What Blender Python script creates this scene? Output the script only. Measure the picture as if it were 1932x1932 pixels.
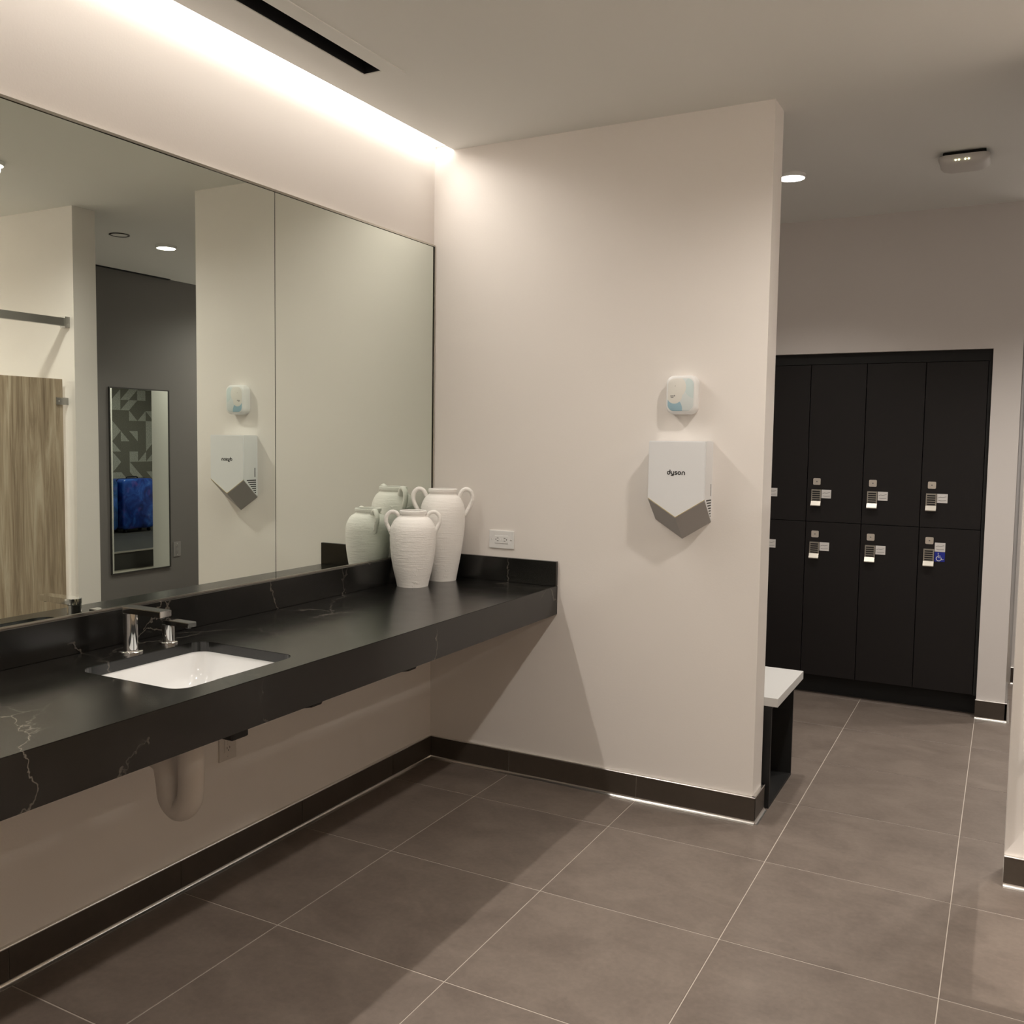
import bpy, bmesh, math, random
from mathutils import Vector, Matrix

for o in list(bpy.data.objects): bpy.data.objects.remove(o)
scene = bpy.context.scene
COL = scene.collection
PI = math.pi

# ------------------------------------------------------------------ camera
IMG = 1932.0
CAM = Vector((2.3206, -3.6208, 1.4903))
YAW, PITCH, ROLL = math.radians(28.593), math.radians(-4.0475), math.radians(0.774)
F_PX, PX, PY = 1763.81, 939.75, 952.61
fw = Vector((-math.sin(YAW)*math.cos(PITCH), math.cos(YAW)*math.cos(PITCH), math.sin(PITCH)))
rt = fw.cross(Vector((0, 0, 1))).normalized(); up = rt.cross(fw)
r2 = rt*math.cos(ROLL) + up*math.sin(ROLL); u2 = -rt*math.sin(ROLL) + up*math.cos(ROLL)
cd = bpy.data.cameras.new('camera'); cam = bpy.data.objects.new('camera', cd); COL.objects.link(cam)
cam.matrix_world = Matrix(((r2.x, u2.x, -fw.x, CAM.x), (r2.y, u2.y, -fw.y, CAM.y), (r2.z, u2.z, -fw.z, CAM.z), (0, 0, 0, 1)))
cd.sensor_fit = 'HORIZONTAL'; cd.sensor_width = 36.0; cd.lens = F_PX/IMG*36.0
cd.shift_x = (966.0-PX)/IMG; cd.shift_y = (PY-966.0)/IMG
cd.clip_start = 0.05; cd.clip_end = 60
scene.camera = cam

# ------------------------------------------------------------------ world, exposure, lamp levels
w = bpy.data.worlds.new('world'); scene.world = w; w.use_nodes = True
w.node_tree.nodes['Background'].inputs[0].default_value = (0.0, 0.0, 0.0, 1)
w.node_tree.nodes['Background'].inputs[1].default_value = 0.0
vs = scene.view_settings
vs.view_transform = 'Standard'; vs.look = 'None'; vs.gamma = 1.0; vs.use_curve_mapping = False
vs.exposure = 0.25
WARM = (1.0, 0.935, 0.855)
COVE_LAMP = 18.0            # LED line in the slot above the mirror (W), spread and aim below
COVE_SPREAD, COVE_TILT = 108, 33
COVE_GLOW = 4.0            # glow of its diffuser
ROOM_LAMP = 70.0           # downlights over the wash room (W)
LOCKER_LAMP = 78.0         # downlights over the locker room
STALL_LAMP = 150.0
NOOK_LAMP = 120.0
LENS = 9.0                  # glow of every downlight's lens

# ------------------------------------------------------------------ materials
MATS = {}
def lin(c):
    c = c/255.0
    return c/12.92 if c <= 0.04045 else ((c+0.055)/1.055)**2.4
def rgb(r, g, b): return (lin(r), lin(g), lin(b), 1)
def mat(name, col, rough=0.5, metal=0.0, spec=0.5, bump=0.0, bscale=200, emit=None, estr=0, var=0.0, vscale=3.0, coat=0.0):
    m = bpy.data.materials.new(name); m.use_nodes = True
    nt = m.node_tree; b = nt.nodes['Principled BSDF']
    c = col if len(col) == 4 else (*col, 1)
    b.inputs['Base Color'].default_value = c
    b.inputs['Roughness'].default_value = rough; b.inputs['Metallic'].default_value = metal
    b.inputs['Specular IOR Level'].default_value = spec
    b.inputs['Coat Weight'].default_value = coat
    if emit:
        b.inputs['Emission Color'].default_value = (*emit[:3], 1); b.inputs['Emission Strength'].default_value = estr
    if var or bump:
        tc = nt.nodes.new('ShaderNodeTexCoord')
    if var:
        n = nt.nodes.new('ShaderNodeTexNoise'); n.inputs['Scale'].default_value = vscale; n.inputs['Detail'].default_value = 6
        nt.links.new(tc.outputs['Object'], n.inputs['Vector'])
        r = nt.nodes.new('ShaderNodeMapRange'); r.inputs[1].default_value = .3; r.inputs[2].default_value = .7
        r.inputs[3].default_value = 1-var; r.inputs[4].default_value = 1+var
        nt.links.new(n.outputs['Fac'], r.inputs[0])
        mx = nt.nodes.new('ShaderNodeVectorMath'); mx.operation = 'SCALE'
        mx.inputs[0].default_value = c[:3]; nt.links.new(r.outputs[0], mx.inputs['Scale'])
        nt.links.new(mx.outputs[0], b.inputs['Base Color'])
    if bump:
        n2 = nt.nodes.new('ShaderNodeTexNoise'); n2.inputs['Scale'].default_value = bscale; n2.inputs['Detail'].default_value = 3
        nt.links.new(tc.outputs['Object'], n2.inputs['Vector'])
        bp = nt.nodes.new('ShaderNodeBump'); bp.inputs['Strength'].default_value = bump; bp.inputs['Distance'].default_value = .002
        nt.links.new(n2.outputs['Fac'], bp.inputs['Height']); nt.links.new(bp.outputs[0], b.inputs['Normal'])
    MATS[name] = m
    return m

mat('wall_paint', (.80, .755, .715), .62, bump=.12, bscale=140)
mat('ceiling_paint', (.80, .80, .77), .75, bump=.06, bscale=120)
mat('grey_paint', (.135, .125, .118), .6, bump=.1, bscale=140)
mat('grey_plate', (.21, .198, .188), .45)
mat('locker_room_paint', (.74, .70, .675), .62, bump=.1, bscale=140)
mat('grout', (.50, .44, .385), .85)
mat('base_grout', (.30, .265, .23), .85)
mat('trim_metal', (.78, .76, .73), .28, 1.0)
mat('chrome', (.82, .82, .82), .05, 1.0)
mat('dark_metal', (.05, .048, .045), .35, .6)
mat('frame_dark', (.03, .028, .025), .6)
mat('black_metal', (.006, .006, .006), .55)
mat('mirror_glass', (.78, .835, .775), .0, 1.0)
mat('mirror_channel', (.55, .52, .47), .22, 1.0)
mat('joint_black', (.012, .011, .009), .5)
mat('porcelain', (.93, .93, .925), .12, coat=.4)
mat('white_plastic', (.80, .795, .785), .35)
mat('dryer_white', (.76, .765, .775), .32)
mat('dryer_grey', (.44, .43, .425), .5, .0)
mat('dryer_yellow', (.55, .40, .06), .5)
mat('ink', (.012, .012, .012), .5)
mat('pale_ink', (.22, .21, .21), .6)
mat('plate_white', (.74, .72, .70), .45)
mat('trap_cover', (.62, .575, .53), .5)
mat('locker_laminate', (.0078, .0062, .0064), .5, spec=.35, bump=.1, bscale=300)
mat('locker_carcass', (.004, .004, .004), .7)
mat('keypad_metal', (.42, .395, .35), .42, 1.0)
mat('nickel', (.70, .66, .60), .35, .9)
mat('sign_blue', (.008, .022, .30), .45)
mat('sign_white', (.78, .78, .80), .5)
mat('bench_white', (.64, .635, .62), .42)
mat('slot_black', (.0015, .002, .004), .8)
mat('stone_grey', (.055, .052, .05), .6)
mat('stall_metal', (.40, .39, .37), .35, .9)
mat('access_point', (.62, .60, .57), .5)
mat('gap_shade_black', (.004, .004, .004), .8)
mat('suitcase_trim', (.006, .007, .012), .5)
mat('lamp_rim', (.85, .85, .83), .4)
mat('cove_emit', (.9, .9, .9), .5, emit=WARM, estr=COVE_GLOW)
mat('lens_emit', (.9, .9, .9), .5, emit=(1.0, .93, .84), estr=LENS)
mat('led_emit', (.9, .9, .7), .5, emit=(1.0, .95, .55), estr=6)

def N(nt, t, **kw):
    n = nt.nodes.new(t)
    for k, v in kw.items(): setattr(n, k, v)
    return n
def math_node(nt, op, a, b=None, c=None):
    n = nt.nodes.new('ShaderNodeMath'); n.operation = op
    for i, v in enumerate((a, b, c)):
        if v is None: continue
        if isinstance(v, (int, float)): n.inputs[i].default_value = v
        else: nt.links.new(v, n.inputs[i])
    return n.outputs[0]
def ramp(nt, fac, stops, interp='LINEAR'):
    n = nt.nodes.new('ShaderNodeValToRGB'); cr = n.color_ramp; cr.interpolation = interp
    while len(cr.elements) > 1: cr.elements.remove(cr.elements[-1])
    cr.elements[0].position = stops[0][0]; cr.elements[0].color = stops[0][1]
    for p, c in stops[1:]:
        e = cr.elements.new(p); e.color = c
    nt.links.new(fac, n.inputs[0]); return n.outputs[0]
def noise(nt, vec, scale, detail=4, dist=0.0, rough=.5):
    n = nt.nodes.new('ShaderNodeTexNoise'); n.inputs['Scale'].default_value = scale; n.inputs['Detail'].default_value = detail
    n.inputs['Distortion'].default_value = dist; n.inputs['Roughness'].default_value = rough
    nt.links.new(vec, n.inputs['Vector']); return n
def mixc(nt, fac, a, b):
    n = nt.nodes.new('ShaderNodeMix'); n.data_type = 'RGBA'
    for v, s in ((fac, n.inputs[0]), (a, n.inputs[6]), (b, n.inputs[7])):
        if isinstance(v, (int, float)): s.default_value = v
        elif isinstance(v, tuple): s.default_value = v if len(v) == 4 else (*v, 1)
        else: nt.links.new(v, s)
    return n.outputs[2]

# porcelain floor tile: cloudy concrete look, each tile slightly different
def tile_mat(name, c0, c1, rough):
    m = mat(name, c0, rough); nt = m.node_tree; b = nt.nodes['Principled BSDF']
    g = N(nt, 'ShaderNodeNewGeometry'); oi = N(nt, 'ShaderNodeObjectInfo')
    off = N(nt, 'ShaderNodeVectorMath', operation='SCALE'); off.inputs[0].default_value = (7, 13, 3)
    nt.links.new(oi.outputs['Random'], off.inputs['Scale'])
    ad = N(nt, 'ShaderNodeVectorMath', operation='ADD'); nt.links.new(g.outputs['Position'], ad.inputs[0]); nt.links.new(off.outputs[0], ad.inputs[1])
    mp = N(nt, 'ShaderNodeMapping'); mp.inputs['Scale'].default_value = (2.1, 2.7, 1); nt.links.new(ad.outputs[0], mp.inputs[0])
    a = noise(nt, mp.outputs[0], 2.2, 8, .6, .6); f = noise(nt, ad.outputs[0], 60, 4, 0, .6)
    s = math_node(nt, 'ADD', math_node(nt, 'MULTIPLY', a.outputs['Fac'], .70), math_node(nt, 'MULTIPLY', f.outputs['Fac'], .30))
    s = math_node(nt, 'ADD', s, math_node(nt, 'MULTIPLY', oi.outputs['Random'], .05))
    col = ramp(nt, s, [(.34, (*c0, 1)), (.66, (*c1, 1))])
    nt.links.new(col, b.inputs['Base Color'])
    bp = N(nt, 'ShaderNodeBump'); bp.inputs['Strength'].default_value = .05; bp.inputs['Distance'].default_value = .002
    nt.links.new(f.outputs['Fac'], bp.inputs['Height']); nt.links.new(bp.outputs[0], b.inputs['Normal'])
tile_mat('floor_tile', (.135, .107, .090), (.205, .167, .141), .42)
tile_mat('base_tile', (.048, .037, .028), (.066, .051, .039), .45)

# black quartz with thin pale veins
def quartz(name):
    m = mat(name, (.02, .02, .019), .2); nt = m.node_tree; b = nt.nodes['Principled BSDF']; b.inputs['IOR'].default_value = 1.6
    tc = N(nt, 'ShaderNodeTexCoord'); v = tc.outputs['Object']
    d = noise(nt, v, 2.6, 6, 0, .62)
    dv = N(nt, 'ShaderNodeVectorMath', operation='SCALE'); dv.inputs['Scale'].default_value = .38; nt.links.new(d.outputs['Color'], dv.inputs[0])
    ad = N(nt, 'ShaderNodeVectorMath', operation='ADD'); nt.links.new(v, ad.inputs[0]); nt.links.new(dv.outputs[0], ad.inputs[1])
    vo = N(nt, 'ShaderNodeTexVoronoi', feature='DISTANCE_TO_EDGE'); vo.inputs['Scale'].default_value = 2.3
    nt.links.new(ad.outputs[0], vo.inputs['Vector'])
    line = ramp(nt, vo.outputs['Distance'], [(0.0, (1, 1, 1, 1)), (.003, (.6, .6, .6, 1)), (.008, (0, 0, 0, 1))])
    msk = ramp(nt, noise(nt, v, 3.3, 3).outputs['Fac'], [(.45, (0, 0, 0, 1)), (.60, (1, 1, 1, 1))])
    f = math_node(nt, 'MULTIPLY', math_node(nt, 'MULTIPLY', line, msk), .42)
    base = ramp(nt, noise(nt, v, 9, 6).outputs['Fac'], [(.3, (.0035, .0033, .0029, 1)), (.7, (.0075, .0070, .0060, 1))])
    nt.links.new(mixc(nt, f, base, (.34, .30, .25)), b.inputs['Base Color'])
    r = math_node(nt, 'MULTIPLY_ADD', noise(nt, v, 12, 4).outputs['Fac'], .08, .17)
    nt.links.new(r, b.inputs['Roughness'])
quartz('quartz')

def wood(name, axis=2):
    m = mat(name, (.4, .3, .2), .45); nt = m.node_tree; b = nt.nodes['Principled BSDF']
    tc = N(nt, 'ShaderNodeTexCoord'); mp = N(nt, 'ShaderNodeMapping'); mp.inputs['Scale'].default_value = (9, 9, .55)
    nt.links.new(tc.outputs['Object'], mp.inputs[0])
    a = noise(nt, mp.outputs[0], 2.2, 8, 1.4, .62)
    mp2 = N(nt, 'ShaderNodeMapping'); mp2.inputs['Scale'].default_value = (60, 60, 1.5); nt.links.new(tc.outputs['Object'], mp2.inputs[0])
    c = noise(nt, mp2.outputs[0], 3, 4)
    s = math_node(nt, 'ADD', math_node(nt, 'MULTIPLY', a.outputs['Fac'], .75), math_node(nt, 'MULTIPLY', c.outputs['Fac'], .25))
    nt.links.new(ramp(nt, s, [(.34, (.20, .145, .095, 1)), (.5, (.37, .29, .20, 1)), (.64, (.52, .44, .33, 1))]), b.inputs['Base Color'])
wood('walnut_laminate')

def wallpaper(name):
    m = mat(name, (.3, .3, .28), .6); nt = m.node_tree; b = nt.nodes['Principled BSDF']
    tc = N(nt, 'ShaderNodeTexCoord'); sp = N(nt, 'ShaderNodeSeparateXYZ'); nt.links.new(tc.outputs['Object'], sp.inputs[0])
    u = math_node(nt, 'MULTIPLY', sp.outputs['Y'], 7.2); v = math_node(nt, 'MULTIPLY', sp.outputs['Z'], 7.2)
    fu = math_node(nt, 'FRACT', u); fv = math_node(nt, 'FRACT', v); iu = math_node(nt, 'FLOOR', u); iv = math_node(nt, 'FLOOR', v)
    cb = N(nt, 'ShaderNodeCombineXYZ'); nt.links.new(iu, cb.inputs[0]); nt.links.new(iv, cb.inputs[1])
    wn = N(nt, 'ShaderNodeTexWhiteNoise', noise_dimensions='3D'); nt.links.new(cb.outputs[0], wn.inputs['Vector'])
    flip = math_node(nt, 'GREATER_THAN', wn.outputs['Value'], .5)
    fu2 = math_node(nt, 'ABSOLUTE', math_node(nt, 'SUBTRACT', fu, flip))
    tri = math_node(nt, 'GREATER_THAN', math_node(nt, 'ADD', fu2, fv), 1.0)
    cb2 = N(nt, 'ShaderNodeCombineXYZ'); nt.links.new(iu, cb2.inputs[0]); nt.links.new(iv, cb2.inputs[1]); nt.links.new(math_node(nt, 'MULTIPLY_ADD', tri, 3.7, 1.3), cb2.inputs[2])
    w2 = N(nt, 'ShaderNodeTexWhiteNoise', noise_dimensions='3D'); nt.links.new(cb2.outputs[0], w2.inputs['Vector'])
    sel = math_node(nt, 'GREATER_THAN', w2.outputs['Value'], .5)
    fl = noise(nt, tc.outputs['Object'], 70, 4, 0, .7)
    lightc = ramp(nt, fl.outputs['Fac'], [(.35, (.34, .335, .30, 1)), (.65, (.62, .61, .56, 1))])
    darkc = ramp(nt, fl.outputs['Fac'], [(.35, (.17, .16, .135, 1)), (.65, (.23, .215, .185, 1))])
    nt.links.new(mixc(nt, sel, darkc, lightc), b.inputs['Base Color'])
wallpaper('triangle_wallpaper')

def galaxy(name, shift, teal):
    m = mat(name, (.01, .03, .2), .3, coat=.3); nt = m.node_tree; b = nt.nodes['Principled BSDF']
    tc = N(nt, 'ShaderNodeTexCoord'); mp = N(nt, 'ShaderNodeMapping'); mp.inputs['Location'].default_value = (shift, 0, 0); nt.links.new(tc.outputs['Object'], mp.inputs[0])
    a = noise(nt, mp.outputs[0], 5, 7, .8, .6); c = noise(nt, mp.outputs[0], 9, 5, .4)
    base = ramp(nt, a.outputs['Fac'], [(.32, (.004, .012, .09, 1)), (.5, (.012, .055, .36, 1) if not teal else (.01, .09, .30, 1)), (.62, (.03, .14, .60, 1)), (.75, (.20, .32, .75, 1))])
    pk = ramp(nt, c.outputs['Fac'], [(.56, (0, 0, 0, 1)), (.72, (1, 1, 1, 1))])
    nt.links.new(mixc(nt, math_node(nt, 'MULTIPLY', pk, .35), base, (.30, .10, .42)), b.inputs['Base Color'])
galaxy('galaxy_shell', 0, False); galaxy('teal_shell', 3.1, True)

def vase_mat(name):
    m = mat(name, (.90, .875, .84), .66); nt = m.node_tree; b = nt.nodes['Principled BSDF']
    tc = N(nt, 'ShaderNodeTexCoord'); v = tc.outputs['Object']
    mp = N(nt, 'ShaderNodeMapping'); mp.inputs['Scale'].default_value = (6, 6, 55); nt.links.new(v, mp.inputs[0])
    rings = noise(nt, mp.outputs[0], 2.5, 4, .4); fine = noise(nt, v, 160, 3)
    pits = ramp(nt, noise(nt, v, 38, 5, .5).outputs['Fac'], [(.60, (0, 0, 0, 1)), (.72, (1, 1, 1, 1))])
    patch = ramp(nt, noise(nt, v, 7, 2).outputs['Fac'], [(.5, (0, 0, 0, 1)), (.62, (1, 1, 1, 1))])
    h = math_node(nt, 'ADD', math_node(nt, 'MULTIPLY', rings.outputs['Fac'], .55), math_node(nt, 'MULTIPLY', fine.outputs['Fac'], .15))
    h = math_node(nt, 'ADD', h, math_node(nt, 'MULTIPLY', math_node(nt, 'MULTIPLY', pits, patch), .9))
    bp = N(nt, 'ShaderNodeBump'); bp.inputs['Strength'].default_value = .6; bp.inputs['Distance'].default_value = .005
    nt.links.new(h, bp.inputs['Height']); nt.links.new(bp.outputs[0], b.inputs['Normal'])
vase_mat('ceramic_vase')

def freshener_face(name):
    m = mat(name, (.62, .68, .68), .35); nt = m.node_tree; b = nt.nodes['Principled BSDF']
    tc = N(nt, 'ShaderNodeTexCoord'); sp = N(nt, 'ShaderNodeSeparateXYZ'); nt.links.new(tc.outputs['Object'], sp.inputs[0])
    x = sp.outputs['X']; z = sp.outputs['Z']
    def circ(cx, cz, r):
        dx = math_node(nt, 'SUBTRACT', x, cx); dz = math_node(nt, 'SUBTRACT', z, cz)
        d = math_node(nt, 'SQRT', math_node(nt, 'ADD', math_node(nt, 'MULTIPLY', dx, dx), math_node(nt, 'MULTIPLY', dz, dz)))
        return math_node(nt, 'LESS_THAN', d, r)
    white = math_node(nt, 'MAXIMUM', circ(-.024, -.004, .031), circ(-.02, .03, .042))
    low = circ(-.042, -.058, .05); side = circ(.06, .03, .045)
    c = mixc(nt, low, (.66, .71, .71), (.34, .51, .60)); c = mixc(nt, math_node(nt, 'MULTIPLY', side, .5), c, (.52, .66, .66)); c = mixc(nt, white, c, (.73, .71, .66))
    nt.links.new(c, b.inputs['Base Color'])
freshener_face('freshener_panel')

# ------------------------------------------------------------------ mesh helpers
def bm_box(bm, x0, x1, y0, y1, z0, z1):
    v = [bm.verts.new((x, y, z)) for z in (z0, z1) for y in (y0, y1) for x in (x0, x1)]
    for f in ((0, 2, 3, 1), (4, 5, 7, 6), (0, 1, 5, 4), (2, 6, 7, 3), (0, 4, 6, 2), (1, 3, 7, 5)):
        bm.faces.new([v[i] for i in f])
    return v
def bevel(bm, w, seg=2):
    bmesh.ops.bevel(bm, geom=list(bm.edges), offset=w, segments=seg, profile=.7, affect='EDGES', clamp_overlap=True)
def new_mesh(name, bm, material, smooth=False, loc=(0, 0, 0)):
    bmesh.ops.recalc_face_normals(bm, faces=bm.faces)
    me = bpy.data.meshes.new(name); bm.to_mesh(me); bm.free()
    if smooth:
        for p in me.polygons: p.use_smooth = True
    me.materials.append(MATS[material])
    return me
def obj(name, bm, material, parent=None, loc=(0, 0, 0), rot=(0, 0, 0), smooth=False, auto=None):
    me = bm if isinstance(bm, bpy.types.Mesh) else new_mesh(name, bm, material, smooth or auto is not None)
    if auto is not None: sharp(me, auto)
    o = bpy.data.objects.new(name, me); COL.objects.link(o)
    o.location = loc; o.rotation_euler = rot
    if parent: o.parent = parent
    return o
def sharp(me, ang):
    b = bmesh.new(); b.from_mesh(me)
    for e in b.edges:
        if len(e.link_faces) == 2 and e.calc_face_angle(0) > math.radians(ang): e.smooth = False
    b.to_mesh(me); b.free()
def tag(o, label, cat, group=None):
    o['label'] = label; o['category'] = cat
    if group: o['group'] = group
    return o
def thing(name, label, cat, loc=(0, 0, 0), rotz=0, group=None):
    o = bpy.data.objects.new(name, None); COL.objects.link(o); o.empty_display_size = .05
    o.location = loc; o.rotation_euler = (0, 0, rotz)
    return tag(o, label, cat, group)
def struct(name, bm, material, parent=None, **kw):
    o = obj(name, bm, material, parent, **kw)
    if not parent: o['kind'] = 'structure'
    return o
def box(x0, x1, y0, y1, z0, z1, bv=0, seg=2):
    bm = bmesh.new(); bm_box(bm, x0, x1, y0, y1, z0, z1)
    if bv: bevel(bm, bv, seg)
    return bm
def boxes(*bs):
    bm = bmesh.new()
    for b in bs: bm_box(bm, *b)
    return bm
def prism(pts, axis, a, b):
    """closed polygon extruded along axis: 'y' -> pts are (x,z); 'x' -> (y,z); 'z' -> (x,y)"""
    bm = bmesh.new()
    def P(p, t): return {'x': (t, p[0], p[1]), 'y': (p[0], t, p[1]), 'z': (p[0], p[1], t)}[axis]
    A = [bm.verts.new(P(p, a)) for p in pts]; B = [bm.verts.new(P(p, b)) for p in pts]
    bm.faces.new(A); bm.faces.new(B[::-1])
    for i in range(len(pts)):
        j = (i+1) % len(pts); bm.faces.new((A[i], A[j], B[j], B[i]))
    return bm
def lathe(prof, seg=48, cap=True):
    bm = bmesh.new(); rings = []
    for r, z in prof:
        if r < 1e-6: rings.append([bm.verts.new((0, 0, z))])
        else: rings.append([bm.verts.new((r*math.cos(2*PI*k/seg), r*math.sin(2*PI*k/seg), z)) for k in range(seg)])
    for a, b in zip(rings, rings[1:]):
        for k in range(seg):
            k2 = (k+1) % seg
            if len(a) == 1 and len(b) == 1: continue
            if len(a) == 1: bm.faces.new((a[0], b[k], b[k2]))
            elif len(b) == 1: bm.faces.new((a[k], a[k2], b[0]))
            else: bm.faces.new((a[k], a[k2], b[k2], b[k]))
    if cap:
        for r in (rings[0], rings[-1]):
            if len(r) > 1: bm.faces.new(r)
    return bm
def catmull(pts, n=8):
    P = [Vector(p) for p in pts]; P = [2*P[0]-P[1]] + P + [2*P[-1]-P[-2]]; out = []
    for i in range(1, len(P)-2):
        for k in range(n):
            t = k/n; a, b, c, d = P[i-1:i+3]
            out.append(.5*((2*b)+(-a+c)*t+(2*a-5*b+4*c-d)*t*t+(-a+3*b-3*c+d)*t**3))
    out.append(P[-2]); return out
def tube(pts, r, seg=12, flat=1.0, bm=None):
    bm = bm or bmesh.new(); rings = []; prev = None
    for i, p in enumerate(pts):
        t = (pts[min(i+1, len(pts)-1)]-pts[max(i-1, 0)]).normalized()
        if prev is None: prev = Vector((0, 1, 0)) if abs(t.y) < .9 else Vector((1, 0, 0))
        n = (prev - t*prev.dot(t)).normalized(); prev = n; b = t.cross(n)
        rr = r(i/(len(pts)-1)) if callable(r) else r
        rings.append([bm.verts.new(p+n*math.cos(2*PI*k/seg)*rr*flat+b*math.sin(2*PI*k/seg)*rr) for k in range(seg)])
    for a, b in zip(rings, rings[1:]):
        for k in range(seg): bm.faces.new((a[k], a[(k+1) % seg], b[(k+1) % seg], b[k]))
    bm.faces.new(rings[0][::-1]); bm.faces.new(rings[-1]); return bm
def rrect(x0, x1, y0, y1, r, n=6):
    out = []
    for cx, cy, a in ((x1-r, y1-r, 0), (x0+r, y1-r, PI/2), (x0+r, y0+r, PI), (x1-r, y0+r, 1.5*PI)):
        for k in range(n+1):
            t = a+PI/2*k/n; out.append((cx+r*math.cos(t), cy+r*math.sin(t)))
    return out
def loft(rings, close=(True, True)):
    bm = bmesh.new(); R = [[bm.verts.new(p) for p in r] for r in rings]
    for a, b in zip(R, R[1:]):
        for k in range(len(a)): bm.faces.new((a[k], a[(k+1) % len(a)], b[(k+1) % len(a)], b[k]))
    if close[0]: bm.faces.new(R[0][::-1])
    if close[1]: bm.faces.new(R[-1])
    return bm
def strokes(lines, wdt, depth, frame):
    """flat lettering: polylines -> thick ribbons with round ends. frame(u,v,d)->xyz"""
    bm = bmesh.new()
    def prismf(poly):
        A = [bm.verts.new(frame(u, v, 0)) for u, v in poly]; B = [bm.verts.new(frame(u, v, depth)) for u, v in poly]
        bm.faces.new(A); bm.faces.new(B[::-1])
        for i in range(len(poly)):
            j = (i+1) % len(poly); bm.faces.new((A[i], A[j], B[j], B[i]))
    h = wdt/2
    for ln in lines:
        L = []; Rr = []
        for i, p in enumerate(ln):
            a = Vector(ln[max(i-1, 0)]); b = Vector(ln[min(i+1, len(ln)-1)]); t = (b-a).normalized(); n = Vector((-t.y, t.x))
            L.append(tuple(Vector(p)+n*h)); Rr.append(tuple(Vector(p)-n*h))
        prismf(L+Rr[::-1])
        for p in (ln[0], ln[-1]): prismf([(p[0]+h*math.cos(2*PI*k/10), p[1]+h*math.sin(2*PI*k/10)) for k in range(10)])
    return bm
def arc(cx, cy, r, a0, a1, n=14, ry=None):
    ry = ry or r
    return [(cx+r*math.cos(math.radians(a0+(a1-a0)*k/n)), cy+ry*math.sin(math.radians(a0+(a1-a0)*k/n))) for k in range(n+1)]

# ------------------------------------------------------------------ dimensions
H = 2.764; W = 1.499; TW = .145
TX = .5983; XA = .4248; TY = .5982; Y1 = -.3163
HB = .106; TB = .012
YB = -4.6; XSTALL = 4.2; XG = 3.847

# ------------------------------------------------------------------ floor with separate tiles
fl = struct('floor', boxes((-.62, 4.3, YB-.1, 6.1, -.06, -.0016)), 'grout')
G = .0016
cache = {}
def cuts(lo, hi, base, step):
    k = math.floor((lo-base)/step); c = [lo]
    while True:
        k += 1; v = base+k*step
        if v >= hi-.02: break
        if v > lo+.02: c.append(v)
    return c+[hi]
def lay(x0, x1, y0, y1):
    xs = cuts(x0, x1, XA, TX); ys = cuts(y0, y1, Y1, TY)
    for a, b in zip(xs, xs[1:]):
        for c, d in zip(ys, ys[1:]):
            wx, wy = round(b-a-2*G, 4), round(d-c-2.9*G, 4)
            if (wx, wy) not in cache:
                bm = box(-wx/2, wx/2, -wy/2, wy/2, -.009, 0)
                bmesh.ops.bevel(bm, geom=[e for e in bm.edges if all(v.co.z > -.001 for v in e.verts)], offset=.0008, segments=1, affect='EDGES')
                cache[(wx, wy)] = new_mesh('floor_tile', bm, 'floor_tile')
            obj('floor_tile', cache[(wx, wy)], None, fl, ((a+b)/2, (c+d)/2, 0))
lay(0, XSTALL, YB, 3.0)

# ------------------------------------------------------------------ ceiling with the cove slot and the air slot left open
SLX0, SLX1, SLY0, SLY1 = .268, .343, -2.6, -.882
CT = 2.93
struct('ceiling', boxes((.0998, SLX0, YB, 6.1, H, CT), (SLX1, XSTALL+.1, YB, 6.1, H, CT), (SLX0, SLX1, YB, SLY0, H, CT), (SLX0, SLX1, SLY1, 6.1, H, CT),
                        (-.62, .0998, TW, 6.1, H, CT), (-.12, .0998, YB-.1, TW, CT, CT+.05)), 'ceiling_paint')

# ------------------------------------------------------------------ walls
struct('wall_left', boxes((-.12, 0, YB-.1, TW, 0, CT)), 'wall_paint')
struct('wall_back', boxes((0, W, 0, TW, 0, H), (0, .0998, .01, TW, H, CT)), 'wall_paint')
struct('wall_front', boxes((0, XSTALL, YB-.1, YB, 0, CT)), 'wall_paint')
struct('wall_stall_back', boxes((XSTALL, XSTALL+.1, YB-.1, 3.1, 0, CT)), 'wall_paint')
SX0, SY0, SY1 = 2.368, -.083, .067
struct('wall_stall_end', boxes((SX0, XSTALL, SY0, SY1, 0, H)), 'wall_paint')
struct('wall_right', boxes((XG, XG+.1, SY1, 3.0, 0, H)), 'grey_paint')
LY = 2.045; OX0, OX1, OZ = .975, 2.222, 2.006; PX1 = 2.36
struct('wall_above_lockers', boxes((0, PX1, LY, 2.55, OZ, H)), 'locker_room_paint')
struct('wall_beside_lockers', boxes((0, OX0, LY, 2.55, 0, OZ)), 'locker_room_paint')
struct('wall_pilaster', boxes((OX1, PX1, LY, 2.55, 0, OZ)), 'locker_room_paint')
struct('wall_locker_side', boxes((-.12, 0, TW, 2.55, 0, H)), 'locker_room_paint')
struct('wall_corridor', boxes((2.39, XG, 3.0, 3.12, 0, H), (2.39, 2.5, 3.12, 6.0, 0, H)), 'locker_room_paint')
struct('wall_nook', boxes((-.62, -.5, 2.55, 6.0, 0, H)), 'triangle_wallpaper')
struct('wall_nook_end', boxes((-.62, 2.5, 6.0, 6.1, 0, H)), 'locker_room_paint')

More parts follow.
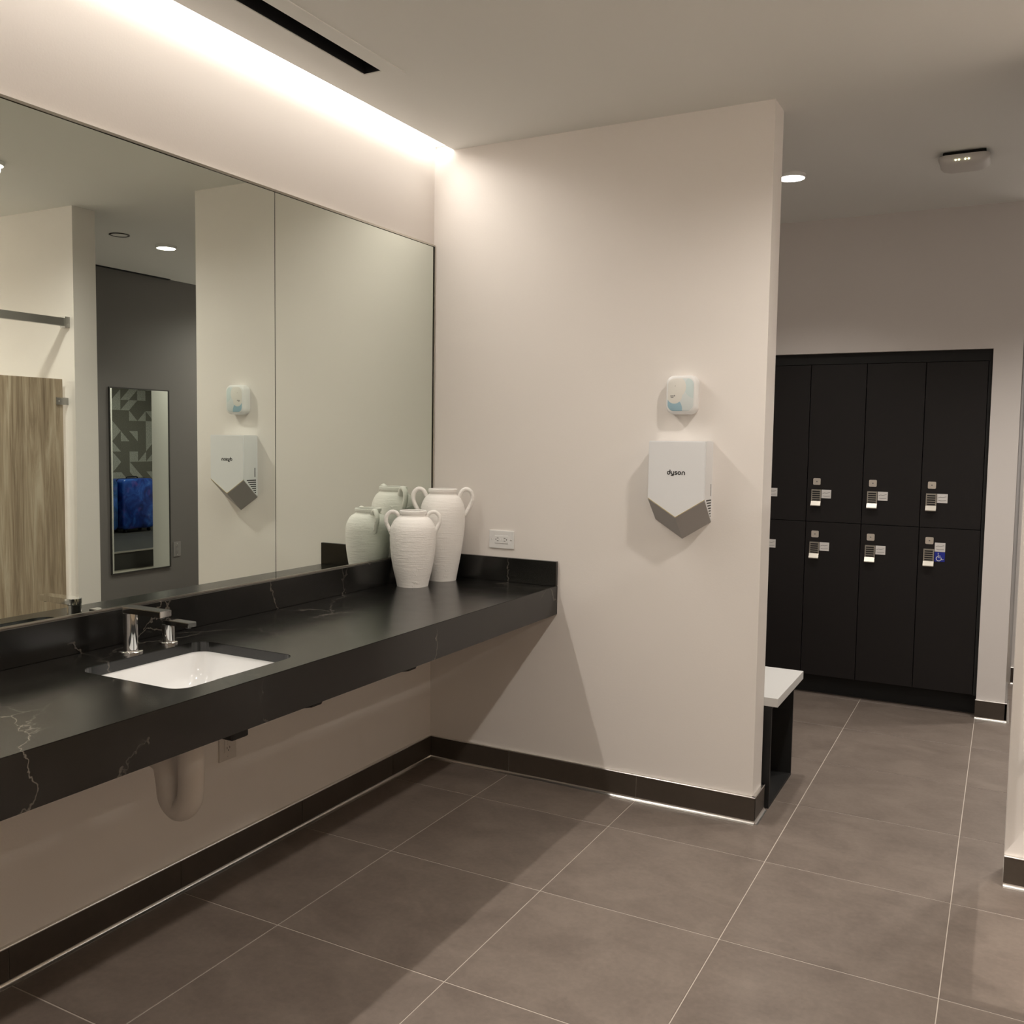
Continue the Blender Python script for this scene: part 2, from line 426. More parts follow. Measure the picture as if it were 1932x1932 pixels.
# ------------------------------------------------------------------ tile skirting: backing, single tiles, metal edge strips
def skirting(name, axis, face, sgn, lo, hi, base, step, ends=(0, 0)):
    """axis 'y': runs along y on plane x=face (tile goes to face+sgn*TB); axis 'x': runs along x on plane y=face"""
    def R(a, b, d0, d1, z0, z1):
        q0, q1 = sorted((face+sgn*d0, face+sgn*d1))
        return (q0, q1, a, b, z0, z1) if axis == 'y' else (a, b, q0, q1, z0, z1)
    root = struct(name, boxes(R(lo, hi, 0, .0095, .002, HB-.004)), 'base_grout')
    c = cuts(lo, hi, base, step)
    for a, b in zip(c, c[1:]):
        bm = boxes(R(a+(.0012 if a > lo else 0), b-(.0012 if b < hi else 0), .0, TB, .003, HB-.003)); bevel(bm, .0004, 1)
        obj('base_tile', bm, 'base_tile', root)
    prof = [(0, HB-.003), (TB+.0015, HB-.003), (TB+.0015, HB-.001), (TB, HB+.0012), (0, HB+.0012)]
    def strip(prof, nm):
        a, b = lo-ends[0], hi+ends[1]
        pts = [(face+sgn*d, z) for d, z in prof]
        obj(nm, prism(pts, 'y' if axis == 'y' else 'x', a, b), 'trim_metal', root, auto=25)
    strip(prof, 'top_strip')
    cove = [(TB-.001, 0), (TB+.0125, 0)] + [(TB+.0125-.0115*math.sin(t*PI/2/6), .0125-.0115*math.cos(t*PI/2/6)) for t in range(7)] + [(TB-.001, .0125)]
    strip(cove, 'floor_strip')
    return root
skirting('baseboard_left', 'y', 0, 1, YB, 0, Y1, TY)
skirting('baseboard_back', 'x', 0, -1, TB, W+TB, XA, TX)
skirting('baseboard_end', 'y', W, 1, 0, TW+TB, Y1, TY, (TB, 0))
skirting('baseboard_rear', 'x', TW, 1, 0, W, XA, TX, (0, TB))
skirting('baseboard_locker', 'x', LY, -1, OX1-.004, PX1, XA, TX, (0, TB))
skirting('baseboard_corridor', 'y', PX1, 1, LY-TB, 2.55, Y1, TY)
skirting('baseboard_right', 'y', XG, -1, SY1, 3.0, Y1, TY)
skirting('baseboard_far', 'x', 3.0, -1, 2.39, XG, XA, TX)
skirting('baseboard_stall', 'x', SY0, -1, SX0, XSTALL, XA, TX)

# ------------------------------------------------------------------ cove light and air slot in the ceiling
t = thing('cove_light', 'bright linear light hidden in the ceiling slot along the mirror wall', 'light', (.045, -2.3, 2.780))
obj('housing', box(-.044, .052, -2.29, 2.298, .012, .15), 'white_plastic', t)
obj('diffuser', box(-.0435, .0515, -2.285, 2.296, .008, .012), 'cove_emit', t)
ld = bpy.data.lights.new('cove_beam', 'AREA'); ld.shape = 'RECTANGLE'; ld.size = .03; ld.size_y = 4.40
ld.energy = COVE_LAMP; ld.color = WARM; ld.spread = math.radians(COVE_SPREAD)
lo = bpy.data.objects.new('cove_beam', ld); COL.objects.link(lo); lo.parent = t
lo.location = (0, -.005, -.003); lo.rotation_euler = (0, math.radians(-COVE_TILT), 0)

t = thing('linear_air_diffuser', 'long black linear air slot with a flush white frame in the ceiling', 'vent', (.3055, -1.74, H))
hx = (SLX1-SLX0)/2; hy = (SLY1-SLY0)/2
obj('slot_box', boxes((-hx, hx, -hy, hy, .09, .1), (-hx, -hx+.003, -hy, hy, 0, .09), (hx-.003, hx, -hy, hy, 0, .09), (-hx, hx, -hy, -hy+.003, 0, .09), (-hx, hx, hy-.003, hy, 0, .09)), 'slot_black', t)
fx0, fx1, fy1 = .205-.3055, .407-.3055, -.826+1.74
obj('frame', boxes((fx0, -hx, -hy-.055, fy1, -.0035, 0), (hx, fx1, -hy-.055, fy1, -.0035, 0), (-hx, hx, hy, fy1, -.0035, 0), (-hx, hx, -hy-.055, -hy, -.0035, 0)), 'ceiling_paint', t)
obj('vane', box(-.004, .004, -hy+.004, hy-.004, .03, .088), 'slot_black', t)

# ------------------------------------------------------------------ round surface lights
def disc_lamp(x, y, z, power, label, group=None, r=.062, cone=158):
    t = thing('ceiling_light', label, 'light', (x, y, z), 0, group)
    obj('rim', lathe([(r+.006, 0), (r+.007, -.004), (r+.005, -.016), (r, -.018), (r, -.012), (0, -.012)], 40), 'lamp_rim', t, smooth=True, auto=30)
    obj('lens', lathe([(r-.001, -.0125), (r-.001, -.017), (r*.6, -.0195), (0, -.0205)], 40), 'lens_emit', t, smooth=True)
    ld = bpy.data.lights.new('downlight_beam', 'SPOT'); ld.energy = power; ld.color = WARM
    ld.spot_size = math.radians(cone); ld.spot_blend = 1.0; ld.shadow_soft_size = r*.8
    lo = bpy.data.objects.new('downlight_beam', ld); COL.objects.link(lo); lo.parent = t; lo.location = (0, 0, -.03)
disc_lamp(1.35, 1.042, H, LOCKER_LAMP*.85, 'round glowing ceiling light behind the top of the white partition wall', r=.06, cone=128)
disc_lamp(2.775, .951, H, LOCKER_LAMP*1.5, 'round glowing ceiling light facing the tall framed mirror on the grey wall', cone=128)
for y, nm in ((-.82, 'closest to the hand dryer wall'), (-2.25, 'level with the basin'), (-3.7, 'furthest from the hand dryer wall')):
    disc_lamp(1.98, y, H, ROOM_LAMP, 'round ceiling light above the wash room floor, ' + nm)
for y, nm in ((-.9, 'first stall'), (-2.4, 'middle stall'), (-3.8, 'last stall')):
    disc_lamp(4.0, y, H, STALL_LAMP, 'round ceiling light above the ' + nm)
for x, y, nm in ((.9, 4.6, 'added out of view over the luggage platform'), (3.1, 2.6, 'in the corridor beyond the lockers')):  # platform one is an unseen lamp, added to make the suitcases visible
    disc_lamp(x, y, H, NOOK_LAMP, 'round ceiling light ' + nm)

# ceiling speaker seen as a thin ring in the big mirror
t = thing('ceiling_speaker', 'flat round ceiling speaker cover seen in the big mirror', 'speaker', (2.767, .565, H))
obj('ring', lathe([(.062, 0), (.064, -.004), (.058, -.006), (.052, -.004), (.052, 0)], 40, cap=False), 'dark_metal', t, smooth=True)
obj('grille', lathe([(.052, 0), (.052, -.003), (0, -.0035)], 40), 'ceiling_paint', t, smooth=True)

# access point with four lights
t = thing('access_point', 'grey wireless access point with four small lights on the ceiling', 'access point', (2.09, 1.06, H))
obj('mount', box(-.085, .085, -.08, .08, -.018, 0, .006), 'gap_shade_black', t)  # mount coloured black to paint in the shadow of the gap below the ceiling
def rr(s, z, r=.035, sx=.1, sy=.1): return [(x, y, z) for x, y in rrect(-sx*s, sx*s, -sy*s, sy*s, r*s, 6)]
ap = obj('shell', loft([rr(1, -.018), rr(1.01, -.022), rr(1.0, -.034), rr(.9, -.046), rr(.7, -.055), rr(.4, -.06)]), 'access_point', t, smooth=True, auto=50)
for dx in (-.026, -.013, .012, .025):
    obj('status_light', lathe([(.0028, 0), (.0028, -.004), (0, -.0046)], 10), 'led_emit', t, (dx-.006, -.0945, -.0395), (-.75, 0, 0))

# ------------------------------------------------------------------ mirrors on the left wall
MX = .006
ZMT, ZMB = 2.355, .9735
def wall_mirror(y0, y1, label, right):
    t = thing('wall_mirror', label, 'mirror', (0, (y0+y1)/2, ZMB))
    h = (y1-y0)/2; zt = ZMT-ZMB
    obj('glass', box(.001, MX, -h+.0016, h-.0016-(.007 if right else 0), 0, zt-.004), 'mirror_glass', t)
    obj('backing', box(0, .001, -h, h, 0, zt-.002), 'joint_black', t)
    obj('top_channel', prism([(0, zt-.004), (MX+.0035, zt-.004), (MX+.0035, zt-.0075), (MX+.005, zt-.0075), (MX+.005, zt), (0, zt)], 'y', -h, h), 'mirror_channel', t)
    obj('bottom_channel', prism([(0, -.0035), (MX+.004, -.0035), (MX+.004, .0022), (MX+.001, .0022), (MX+.001, 0), (0, 0)], 'y', -h, h), 'mirror_channel', t)
    if right:
        obj('side_channel', boxes((0, MX+.005, h-.003, h, 0, zt-.004)), 'mirror_channel', t)
        obj('shadow_gap', boxes((0, MX-.003, h-.0085, h-.003, 0, zt-.004)), 'joint_black', t)
wall_mirror(-1.0509, -.006, 'frameless wall mirror panel meeting the beige dryer wall, beside the vases', True)
wall_mirror(-3.95, -1.0509, 'long wall mirror panel above the sink and the chrome faucet', False)

# ------------------------------------------------------------------ vanity counter
ZC, XC, ZAB = .864, .644, .7407
YCE = -4.2
cnt = thing('vanity_counter', 'long black veined stone vanity counter with deep front apron', 'counter', (0, -2.1, ZAB))
def W2(o): o.location = Vector(o.location)-Vector((0, -2.1, ZAB)); return o
hole = rrect(.18, .56, -2.012, -1.58, .045, 8)
bm = bmesh.new()
outer = [bm.verts.new((x, y, ZC)) for x, y in ((.001, YCE), (XC, YCE), (XC, -.001), (.001, -.001))]
inner = [bm.verts.new((x, y, ZC)) for x, y in hole]
ed = [bm.edges.new((L[i], L[(i+1) % len(L)])) for L in (outer, inner) for i in range(len(L))]
bmesh.ops.triangle_fill(bm, use_beauty=True, use_dissolve=False, edges=ed)
r = bmesh.ops.extrude_face_region(bm, geom=list(bm.faces))
bmesh.ops.translate(bm, verts=[v for v in r['geom'] if isinstance(v, bmesh.types.BMVert)], vec=(0, 0, -.03))
ed = [e for e in bm.edges if all(abs(v.co.z-ZC) < 1e-5 for v in e.verts) and len(e.link_faces) == 2 and e.calc_face_angle(0) > 1]
bmesh.ops.bevel(bm, geom=ed, offset=.0014, segments=2, affect='EDGES')
W2(obj('worktop', bm, 'quartz', cnt))
W2(obj('front_apron', box(XC-.03, XC, YCE, -.001, ZAB, ZC-.03), 'quartz', cnt))
W2(obj('backsplash', box(.001, .02, YCE, -.02, ZC, .9695, .0012, 1), 'quartz', cnt))
W2(obj('side_splash', box(.001, XC, -.02, -.001, ZC, .9695, .0012, 1), 'quartz', cnt))
for y in (-1.475, -.968):
    pts = [(.001, .834), (.60, .834), (.60, .80), (.545, .69), (.50, .680), (.48, .69), (.46, .80), (.03, .80), (.03, .5), (.001, .5)]
    W2(obj('support_bracket', prism(pts, 'y', y-.022, y+.022), 'black_metal', cnt))
W2(obj('sensor_box', box(.465, .535, -1.81, -1.745, .672, .833, .012, 3), 'black_metal', cnt))

# ------------------------------------------------------------------ sink
snk = thing('undermount_sink', 'white rectangular undermount basin set in the black counter', 'sink', (.37, -1.796, .69))
def ring(gx, gy, z, rad):
    return [(x-.37, y+1.796, z-.69) for x, y in rrect(.18-gx, .56+gx, -2.012-gy, -1.58+gy, rad, 8)]
ins = [ring(.004, .004, .834, .05), ring(.003, .003, .815, .05), ring(-.004, -.004, .77, .052), ring(-.016, -.018, .735, .06), ring(-.045, -.055, .712, .06), ring(-.10, -.12, .703, .05), ring(-.165, -.19, .700, .018)]
outs = [ring(-.165, -.19, .69, .018), ring(-.1, -.12, .692, .05), ring(-.03, -.04, .70, .06), ring(-.002, -.002, .735, .06), ring(.012, .012, .78, .06), ring(.016, .016, .82, .06), ring(.03, .03, .8225, .06), ring(.03, .03, .834, .06)]
bm = loft(ins+outs+[ins[0]], (False, False))
bmesh.ops.remove_doubles(bm, verts=bm.verts, dist=1e-5)
obj('basin', bm, 'porcelain', snk, smooth=True, auto=60)
obj('drain', lathe([(.026, .0085), (.026, .0125), (.022, .0145), (.006, .012), (0, .012)], 32), 'chrome', snk, smooth=True)

# ------------------------------------------------------------------ faucet and soap spout
def tap(name, label, cat, x, y, r, hcol, x0, x1, hw, th, fr):
    t = thing(name, label, cat, (x, y, ZC))
    obj('flange', lathe([(fr, 0), (fr, .004), (fr-.003, .006), (r, .0065), (r, .004)], 40), 'chrome', t, smooth=True, auto=35)
    obj('column', lathe([(r, .004), (r, hcol)], 40), 'chrome', t, smooth=True, auto=35)
    obj('collar', lathe([(r-.001, hcol), (r-.001, hcol+.002)], 40), 'dark_metal', t, smooth=True, auto=35)
    rh = hw+.001
    pts = [(x1-x, -hw), (x1-x, hw)] + [(rh*math.cos(a), rh*math.sin(a)) for a in [math.radians(100+160*k/16) for k in range(17)]]
    bm = prism(pts, 'z', hcol+.002, hcol+.002+th)
    bmesh.ops.bevel(bm, geom=list(bm.edges), offset=.0012, segments=2, affect='EDGES', clamp_overlap=True)
    s = obj('spout', bm, 'chrome', t, auto=35)
    obj('outlet', lathe([(.007, hcol-.003), (.009, hcol+.003)], 20), 'dark_metal', s, (x1-x-.016, 0, 0), smooth=True)
tap('faucet', 'tall chrome faucet with flat bar spout behind the basin', 'faucet', .128, -1.794, .0205, .114, .10, .272, .0205, .0175, .034)
tap('soap_dispenser', 'short chrome soap dispenser with flat spout next to the faucet', 'soap dispenser', .124, -1.653, .0185, .056, .10, .224, .0165, .0145, .027)

# ------------------------------------------------------------------ drain trap cover
t = thing('drain_trap', 'pale padded drain trap hanging under the black counter', 'pipe', (.37, -1.80, .4))
path = catmull([(0, 0, .29), (0, 0, .2), (.0, 0, .12), (-.010, 0, .07), (-.044, 0, .046), (-.078, 0, .07), (-.088, 0, .125), (-.105, 0, .17), (-.17, 0, .187), (-.30, 0, .187), (-.37, 0, .187)], 6)
obj('sleeve', tube(path, lambda s: .036 if s > .06 else .032, 20), 'trap_cover', t, smooth=True)
obj('wall_flange', lathe([(.055, 0), (.055, .006), (.04, .012)], 32), 'trap_cover', t, (-.37, 0, .187), (0, PI/2, 0), smooth=True)

# ------------------------------------------------------------------ vases
def vase(label, x, y, prof, hp, hr, ang, lean=0):
    t = thing('vase', label, 'vase', (x, y, ZC), ang)
    P = [(v.x, v.z) for v in catmull([(r, 0, z) for r, z in prof], 5)]
    top = P[-1]
    inner = [(max(r-.007, .002), z) for r, z in P[::-1] if z > .03]
    obj('body', lathe([(0, .0)]+[(P[0][0]-.004, 0)]+P+[(top[0]-.003, top[1]+.002)]+inner+[(0, .03)], 56, cap=False), 'ceramic_vase', t, smooth=True, auto=70)
    for s in (1, -1):
        pts = catmull([(s*a, 0, b) for a, b in hp], 6)
        obj('handle', tube(pts, hr, 14, 1.25), 'ceramic_vase', t, smooth=True)
vase('smaller white two-handled ceramic vase standing in front on the black counter', .123, -.338,
     [(.066, .0), (.071, .025), (.083, .075), (.0935, .14), (.0975, .205), (.0935, .25), (.077, .282), (.058, .295), (.053, .300), (.054, .304), (.0575, .308), (.0575, .318)],
     [(.056, .291), (.071, .310), (.093, .313), (.110, .297), (.113, .272), (.103, .248), (.089, .218)], .0085, math.radians(34))
vase('taller white two-handled ceramic vase in the corner beside the wall outlet', .139, -.128,
     [(.062, .0), (.067, .03), (.080, .10), (.0935, .19), (.099, .265), (.0955, .325), (.080, .362), (.064, .378), (.059, .382), (.060, .387), (.0635, .391), (.0635, .402)],
     [(.070, .366), (.086, .395), (.108, .402), (.127, .385), (.130, .355), (.117, .322), (.095, .285)], .0095, math.radians(30))

# ------------------------------------------------------------------ wall outlets (built facing +z local, width x, height y)
def outlet(label, loc, rot, mt='white_plastic'):
    t = thing('wall_outlet', label, 'outlet', loc); t.rotation_euler = rot
    obj('plate', box(-.0615, .0615, -.0395, .0395, 0, .0055, .002, 2), mt, t)
    obj('receptacle', box(-.0335, .0335, -.017, .017, .0055, .0075, .0008, 1), mt, t)
    for s in (-1, 1):
        for u, v in ((.0175, .006), (.0175, -.006)):
            obj('slot', box(s*.0175-.004, s*.0175+.004, v-.0012, v+.0012, .0075, .0077), 'ink', t)
        obj('slot', box(s*.0265-.0022, s*.0265+.0022, -.002, .002, .0075, .0077), 'ink', t)
        obj('screw', lathe([(.003, .0055), (.0026, .0064), (0, .0066)], 12), 'trim_metal', t, (s*.048, 0, 0), smooth=True)
        obj('button', box(s*.005-.0028, s*.005+.0028, -.005, .005, .0075, .0085), mt, t)
outlet('white outlet plate mounted sideways on the wall above the side splash', (.369, 0, 1.0465), (PI/2, 0, 0))
outlet('beige outlet plate on the wall underneath the counter', (0, -1.293, .435), (PI/2, PI/2, PI/2), 'trap_cover')
outlet('grey outlet plate beside the tall framed mirror on the grey wall', (XG, 1.993, .522), (PI/2, PI/2, -PI/2), 'grey_plate')

# ------------------------------------------------------------------ hand dryer
D = .1; x0, x1, xm = 1.0735, 1.303, 1.188
t = thing('hand_dryer', 'white wall hand dryer with chevron bottom and black lettering', 'hand dryer', (xm, 0, 1.104))
def L3(x, y, z): return (x-xm, y, z-1.104)
zt, zs, zp, bzs, bzp = 1.491, 1.2655, 1.1945, 1.178, 1.1055
bm = bmesh.new()
Fv = [bm.verts.new(L3(*p)) for p in ((x0, -D, zt), (x1, -D, zt), (x1, -D, zs), (xm, -D, zp), (x0, -D, zs))]
Bv = [bm.verts.new(L3(*p)) for p in ((x0, 0, zt), (x1, 0, zt), (x1, 0, bzs), (xm, 0, bzp), (x0, 0, bzs))]
bm.faces.new(Fv); bm.faces.new(Bv[::-1])
for i in range(5): bm.faces.new((Fv[i], Fv[(i+1) % 5], Bv[(i+1) % 5], Bv[i]))
bmesh.ops.bevel(bm, geom=[e for e in bm.edges if all(v.co.y < -.05 or v.co.z > .3 for v in e.verts) and not (all(v.co.z < .17 for v in e.verts))], offset=.003, segments=2, affect='EDGES')
obj('body', bm, 'dryer_white', t, auto=35)
for s in (-1, 1):
    xe = x1 if s > 0 else x0
    bm = bmesh.new()
    e = .0042
    q = [(xm, -D+.002, zp-e), (xe-s*.0012, -D+.002, zs-e), (xe-s*.0012, -.0005, bzs-e), (xm, -.0005, bzp-e)]
    A = [bm.verts.new(L3(*p)) for p in q]; B = [bm.verts.new(L3(p[0], p[1], p[2]+.007)) for p in q]
    bm.faces.new(A); bm.faces.new(B[::-1])
    for i in range(4): bm.faces.new((A[i], A[(i+1) % 4], B[(i+1) % 4], B[i]))
    obj('nozzle_panel', bm, 'dryer_grey', t)
    bm = bmesh.new()
    q = [(xm, zp-.0012), (xe-s*.002, zs-.0012), (xe-s*.002, zs+.0005), (xm, zp+.0005)]
    A = [bm.verts.new(L3(a, -D-.0003, b)) for a, b in q]; B = [bm.verts.new(L3(a, -D+.003, b)) for a, b in q]
    bm.faces.new(A); bm.faces.new(B[::-1])
    for i in range(4): bm.faces.new((A[i], A[(i+1) % 4], B[(i+1) % 4], B[i]))
    obj('edge_line', bm, 'dryer_yellow', t)
    for k in range(7):
        z = 1.262-k*.0105; yf = -.012-.066*(1-k/7.0)
        xa, xb = sorted((xe, xe+s*.0004))
        obj('vent_slot', box(xa-xm, xb-xm, yf, -.012, z-1.104-.0026, z-1.104+.0026), 'ink', t)
    xa, xb = sorted((xe, xe+s*.0004))
    obj('service_slit', box(xa-xm, xb-xm, -.022, -.017, 1.278-1.104, 1.325-1.104), 'ink', t)
u = .0085
lg = [arc(1, 1, 1, 0, 360, 24), [(2, 1), (2, 3.05)],
      [(3.0, 2), (3.0, .9)]+arc(3.9, .9, .9, 180, 270, 8)[1:]+[(4.75, 0)], [(4.75, 2), (4.75, -.3)]+arc(4.15, -.3, .6, 0, -90, 6)[1:]+[(3.05, -.9)],
      [(7.15, 2), (6.3, 2)]+arc(6.3, 1.52, .48, 90, 270, 8)[1:]+[(6.75, 1.04)]+arc(6.75, .52, .52, 90, -90, 8)[1:]+[(5.75, 0)],
      arc(9.05, 1, 1, 0, 360, 24), [(11.1, -.05), (11.1, 1.0)]+arc(12.05, 1.05, .95, 180, 0, 12)[1:]+[(13.0, -.05)]]
k = .00535
obj('logo', strokes([[(a*k, b*k) for a, b in l] for l in lg], .0036, .0006, lambda a, b, d: L3(1.152+a, -D-d, 1.3615+b)), 'ink', t)

# ------------------------------------------------------------------ air freshener above it
t = thing('air_freshener', 'small white rounded dispenser with pale blue face above the hand dryer', 'air freshener', (1.1815, 0, 1.672))
def fr(s, y, hw=.0615, hh=.0755, r=.03): return [(x, y, z) for x, z in rrect(-hw*s, hw*s, -hh*s, hh*s, r*s, 8)]
obj('case', loft([fr(.97, 0), fr(1.0, -.006), fr(1.0, -.03), fr(.985, -.042), fr(.93, -.05), fr(.86, -.0515)]), 'white_plastic', t, smooth=True, auto=60)
obj('front_panel', loft([fr(.84, -.0505), fr(.84, -.0525), fr(.81, -.0535)]), 'freshener_panel', t, auto=40)
obj('logo', strokes([[(-.040, -.0045), (-.028, -.0045)], [(-.038, -.0095), (-.029, -.0095)], arc(-.0235, -.004, .0012, 0, 360, 10)], .0025, .0006, lambda a, b, d: (a, -.0535-d, b)), 'pale_ink', t)
obj('indicator', lathe([(.0014, 0), (0, .0006)], 10), 'pale_ink', t, (-.022, -.0535, .034), (PI/2, 0, 0))

# ------------------------------------------------------------------ lockers
LX = [.980, 1.286, 1.592, 1.898, 2.204]
DY = 2.07; ZB, ZM, ZT = .12, 1.030, 1.944
order = ['fourth', 'third', 'second', 'first']
tag(obj('locker_plinth', boxes((OX0, OX1, 2.15, 2.5, 0, ZB)), 'locker_carcass'), 'recessed black plinth along the floor below the lockers', 'plinth')
tag(obj('filler_panel', boxes((OX0+.001, OX1-.001, 2.075, 2.5, ZT+.001, OZ-.001)), 'locker_carcass'), 'black filler panel above the lockers', 'filler panel')
tag(obj('filler_panel', boxes((LX[-1]+.001, OX1-.001, 2.062, 2.5, ZB, ZT)), 'locker_carcass'), 'narrow black filler strip between the lockers and the pilaster', 'filler panel')
def locker(ci, upper):
    xa, xb = LX[ci], LX[ci+1]; za, zb = (ZM, ZT) if upper else (ZB, ZM)
    acc = (ci == 3 and not upper)
    nm = '%s row dark locker, %s from the pale pilaster beside the lockers' % ('upper' if upper else 'lower', order[ci])
    if acc: nm = 'lower row dark locker with the blue wheelchair sign'
    t = thing('locker', nm, 'locker', (xa, DY, za), 0, 'two-tier dark lockers')
    wd, hg = xb-xa, zb-za
    obj('body', boxes((.0005, .016, .02, .43, 0, hg), (wd-.016, wd-.0005, .02, .43, 0, hg), (.016, wd-.016, .02, .43, 0, .016), (.016, wd-.016, .02, .43, hg-.016, hg), (.016, wd-.016, .42, .43, .016, hg-.016)), 'locker_carcass', t)
    obj('door', box(.0018, wd-.0018, 0, .019, .0018, hg-.0018, .001, 1), 'locker_laminate', t)
    kz = (1.2205 if upper else .9125)-za            # top of the keypad
    kx = .0275
    kp = obj('keypad_lock', prism([(-.001, kz), (-.011, kz-.001), (-.013, kz-.068), (-.028, kz-.092), (-.028, kz-.0965), (0, kz-.0965), (0, kz)], 'x', kx, kx+.054), 'keypad_metal', t)
    kp2 = kp
    for r in range(5):
        z = kz-.012-r*.0122
        obj('key_row', box(kx+.006, kx+.048, -.0142, -.0105, z-.0038, z+.0038), 'ink', kp2)
    bt = obj('latch_plate', loft([[(x, y, z) for x, z in rrect(kx+.007, kx+.048, kz+.026, kz+.065, .006, 4)] for y in (0, -.004)]), 'nickel', t, auto=40)
    obj('key_hole', lathe([(.004, 0), (0, .0005)], 12), 'pale_ink', bt, (kx+.0275, -.0042, kz+.0455), (PI/2, 0, 0))
    pz = kz-.001 if not acc else kz+.0365
    pl = obj('number_plate', box(kx+.0555, kx+.1085, -.002, 0, pz-.05, pz, .0005, 1), 'plate_white', t)
    bmz = strokes([[(.006, -.022), (.016, -.018), (.028, -.020), (.046, -.015)], [(.008, -.036), (.02, -.038), (.046, -.036)]], .0022, .0004, lambda a, b, d: (kx+.0555+a, -.002-d, pz+b))
    obj('marking', bmz, 'pale_ink', pl)
    if acc:
        sg = obj('accessible_sign', box(kx+.0555, kx+.1085, -.002, 0, pz-.1055, pz-.0515, .0005, 1), 'sign_blue', t)
        c = lambda a, b, d: (kx+.0555+a, -.002-d, pz-.1055+b)
        obj('wheelchair_symbol', strokes([arc(.0225, .0175, .0125, 120, 345, 18), [(.0195, .0405), (.0205, .0235), (.034, .0225), (.0385, .0115), (.0455, .0135)], [(.0205, .032), (.031, .0315)], arc(.0195, .0465, .0012, 0, 360, 8)], .0036, .0004, c), 'sign_white', sg)
for ci in range(4):
    for upr in (True, False): locker(ci, upr)

# ------------------------------------------------------------------ bench behind the partition
t = thing('bench', 'white topped bench with flat black steel legs behind the partition', 'bench', (.95, .44, 0))
obj('seat_top', box(-.60, .598, -.265, .268, .424, .46, .002, 2), 'bench_white', t)
for xx in (-.52, .47):
    lg_ = obj('leg_frame', boxes((xx, xx+.104, -.262, -.25, 0, .424), (xx, xx+.104, .176, .188, 0, .424), (xx, xx+.104, -.25, .176, 0, .012), (xx, xx+.104, -.25, .176, .412, .424)), 'black_metal', t)

# ------------------------------------------------------------------ toilet stall fronts (seen in the big mirror)
SXP = 2.445
tag(obj('stall_headrail', prism([(SXP-.035, 2.094), (SXP-.005, 2.094), (SXP-.005, 2.138), (SXP-.035, 2.138)], 'y', YB, SY0), 'stall_metal'), 'grey metal headrail running above the wood grain stall doors', 'headrail')
tag(obj('headrail_bracket', boxes((SXP-.043, SXP+.003, SY0-.03, SY0, 2.086, 2.146)), 'stall_metal'), 'metal bracket holding the stall headrail to the pale wall', 'bracket')
y = SY0-.03; i = 0
while y > -4.2:
    d0, d1 = y-.76, y
    t = thing('stall_door', 'wood grain stall door hung closest to the pale end wall' if i == 0 else 'wood grain stall door further along the row, %s one' % ['', 'second', 'third', 'fourth', 'fifth', 'sixth'][i], 'stall door', (SXP, d1, .25), 0, 'wood grain stall doors')
    obj('panel', box(-.01, .01, d0-d1, 0, 0, 1.545, .0015, 1), 'walnut_laminate', t)
    for zz in (.2, 1.42):
        hg_ = obj('hinge', boxes((-.018, -.01, -.045, .03 if i == 0 else 0, zz-.02, zz+.02)), 'stall_metal', t)
        obj('screw', lathe([(.004, 0), (0, .002)], 10), 'trim_metal', hg_, (-.018, -.03, zz), (0, -PI/2, 0))
    ob = tag(obj('stall_pilaster', box(SXP-.01, SXP+.01, d0-.33, d0-.004, 0.0, 2.094, .0015, 1), 'walnut_laminate'), 'wood grain stall post panel reaching the headrail, number %s along the row' % ['one', 'two', 'three', 'four', 'five'][i], 'stall panel', 'wood grain stall posts')
    y = d0-.335; i += 1

# ------------------------------------------------------------------ tall framed mirror on the grey wall
t = thing('framed_mirror', 'tall narrow mirror in a thin dark frame on the grey wall', 'mirror', (XG, 1.6235, .38))
a, b, hh = -.296, .296, 1.473
obj('glass', box(-.009, -.006, a+.008, b-.008, .008, hh-.008), 'mirror_glass', t)
obj('backing', box(-.006, 0, a+.004, b-.004, .004, hh-.004), 'joint_black', t)
obj('frame', boxes((-.014, 0, a, a+.009, 0, hh), (-.014, 0, b-.009, b, 0, hh), (-.014, 0, a+.009, b-.009, hh-.009, hh), (-.014, 0, a+.009, b-.009, 0, .009)), 'frame_dark', t)

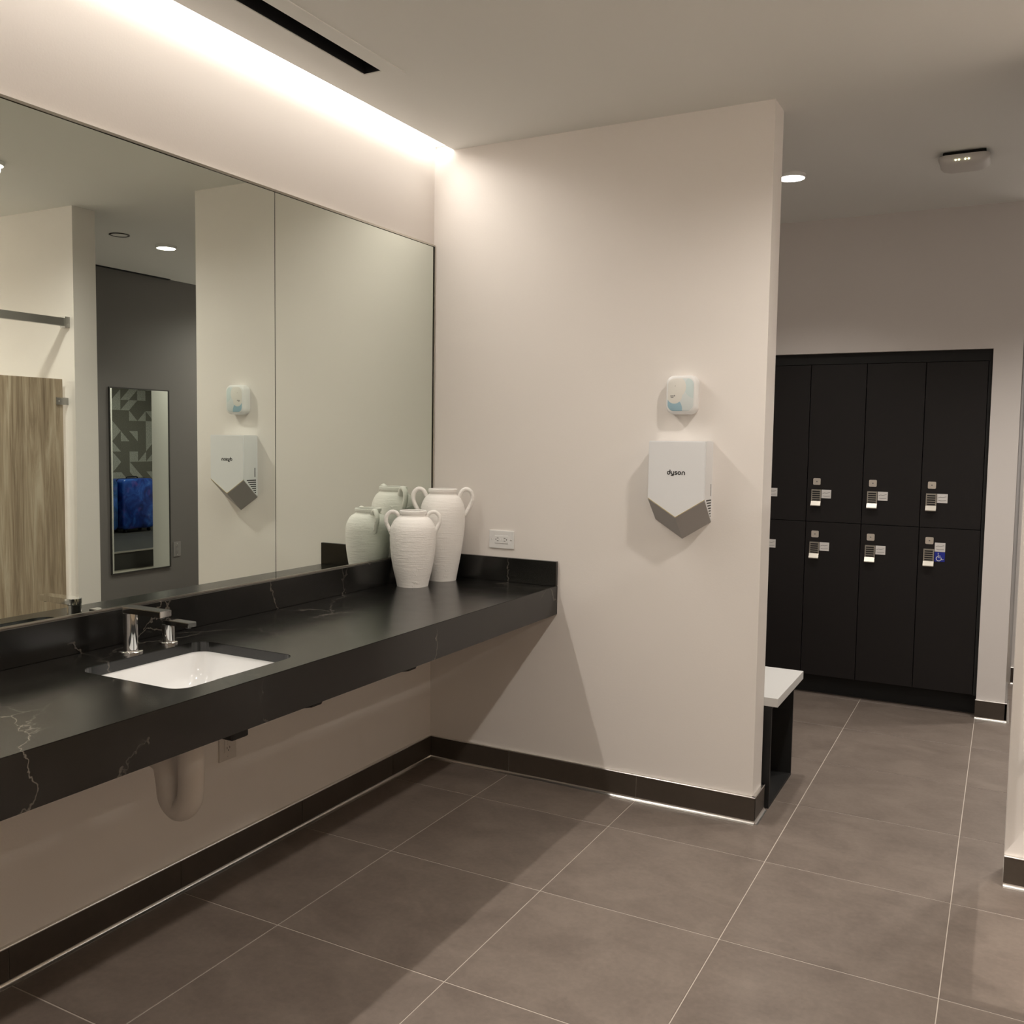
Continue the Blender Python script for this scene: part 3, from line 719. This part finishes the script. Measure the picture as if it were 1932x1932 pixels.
# shadow gap under the ceiling above that mirror
tag(obj('ceiling_reveal', box(XG-.03, XG, .75, 1.93, H-.006, H), 'slot_black'), 'thin black slot where the grey wall meets the ceiling', 'vent')

# ------------------------------------------------------------------ luggage nook reflected in the tall mirror
t = thing('luggage_platform', 'low dark platform with a pale metal edge under the suitcases', 'platform', (.5, 4.2, 0))
obj('deck', box(-1.0, .99, -1.65, 1.8, 0, .206), 'stone_grey', t)
obj('nosing', box(.985, 1.005, -1.65, 1.8, .186, .206, .002, 1), 'trim_metal', t)
def suitcase(label, x, y, wd, hgt, shell, dep=.27):
    t = thing('suitcase', label, 'suitcase', (x, y, .206))
    def rg(s, xx, z0=.045): return [(xx, yy, zz) for yy, zz in rrect(-wd/2*s, wd/2*s, z0+(hgt-z0)*(1-s)/2, hgt-(hgt-z0)*(1-s)/2, .055, 7)]
    m = dep/2
    obj('front_shell', loft([rg(1, .006), rg(1, m-.03), rg(.985, m-.01), rg(.93, m)]), shell, t, smooth=True, auto=50)
    obj('rear_shell', loft([rg(1, -.006), rg(1, -m+.03), rg(.985, -m+.01), rg(.93, -m)]), shell, t, smooth=True, auto=50)
    obj('zip_band', loft([rg(1.012, -.006), rg(1.012, .006)]), 'suitcase_trim', t)
    obj('grip', tube(catmull([(0, -.09, hgt-.002), (0, -.08, hgt+.018), (0, 0, hgt+.022), (0, .08, hgt+.018), (0, .09, hgt-.002)], 5), .008, 10), 'suitcase_trim', t, smooth=True)
    for sx in (-1, 1):
        for sy in (-1, 1):
            wz = obj('wheel', lathe([(.024, -.012), (.024, .012)], 20), 'suitcase_trim', t, (sx*(m-.05), sy*(wd/2-.06), .024), (PI/2, 0, 0), smooth=True, auto=40)
            obj('fork', box(-.014, .014, -.017, .017, .02, .05), 'suitcase_trim', wz, (0, 0, 0), (-PI/2, 0, 0))
suitcase('blue galaxy print suitcase seen whole in the tall mirror', -.13, 4.86, .50, .70, 'galaxy_shell')
suitcase('teal blue suitcase half hidden at the tall mirror edge', -.16, 4.33, .46, .69, 'teal_shell')
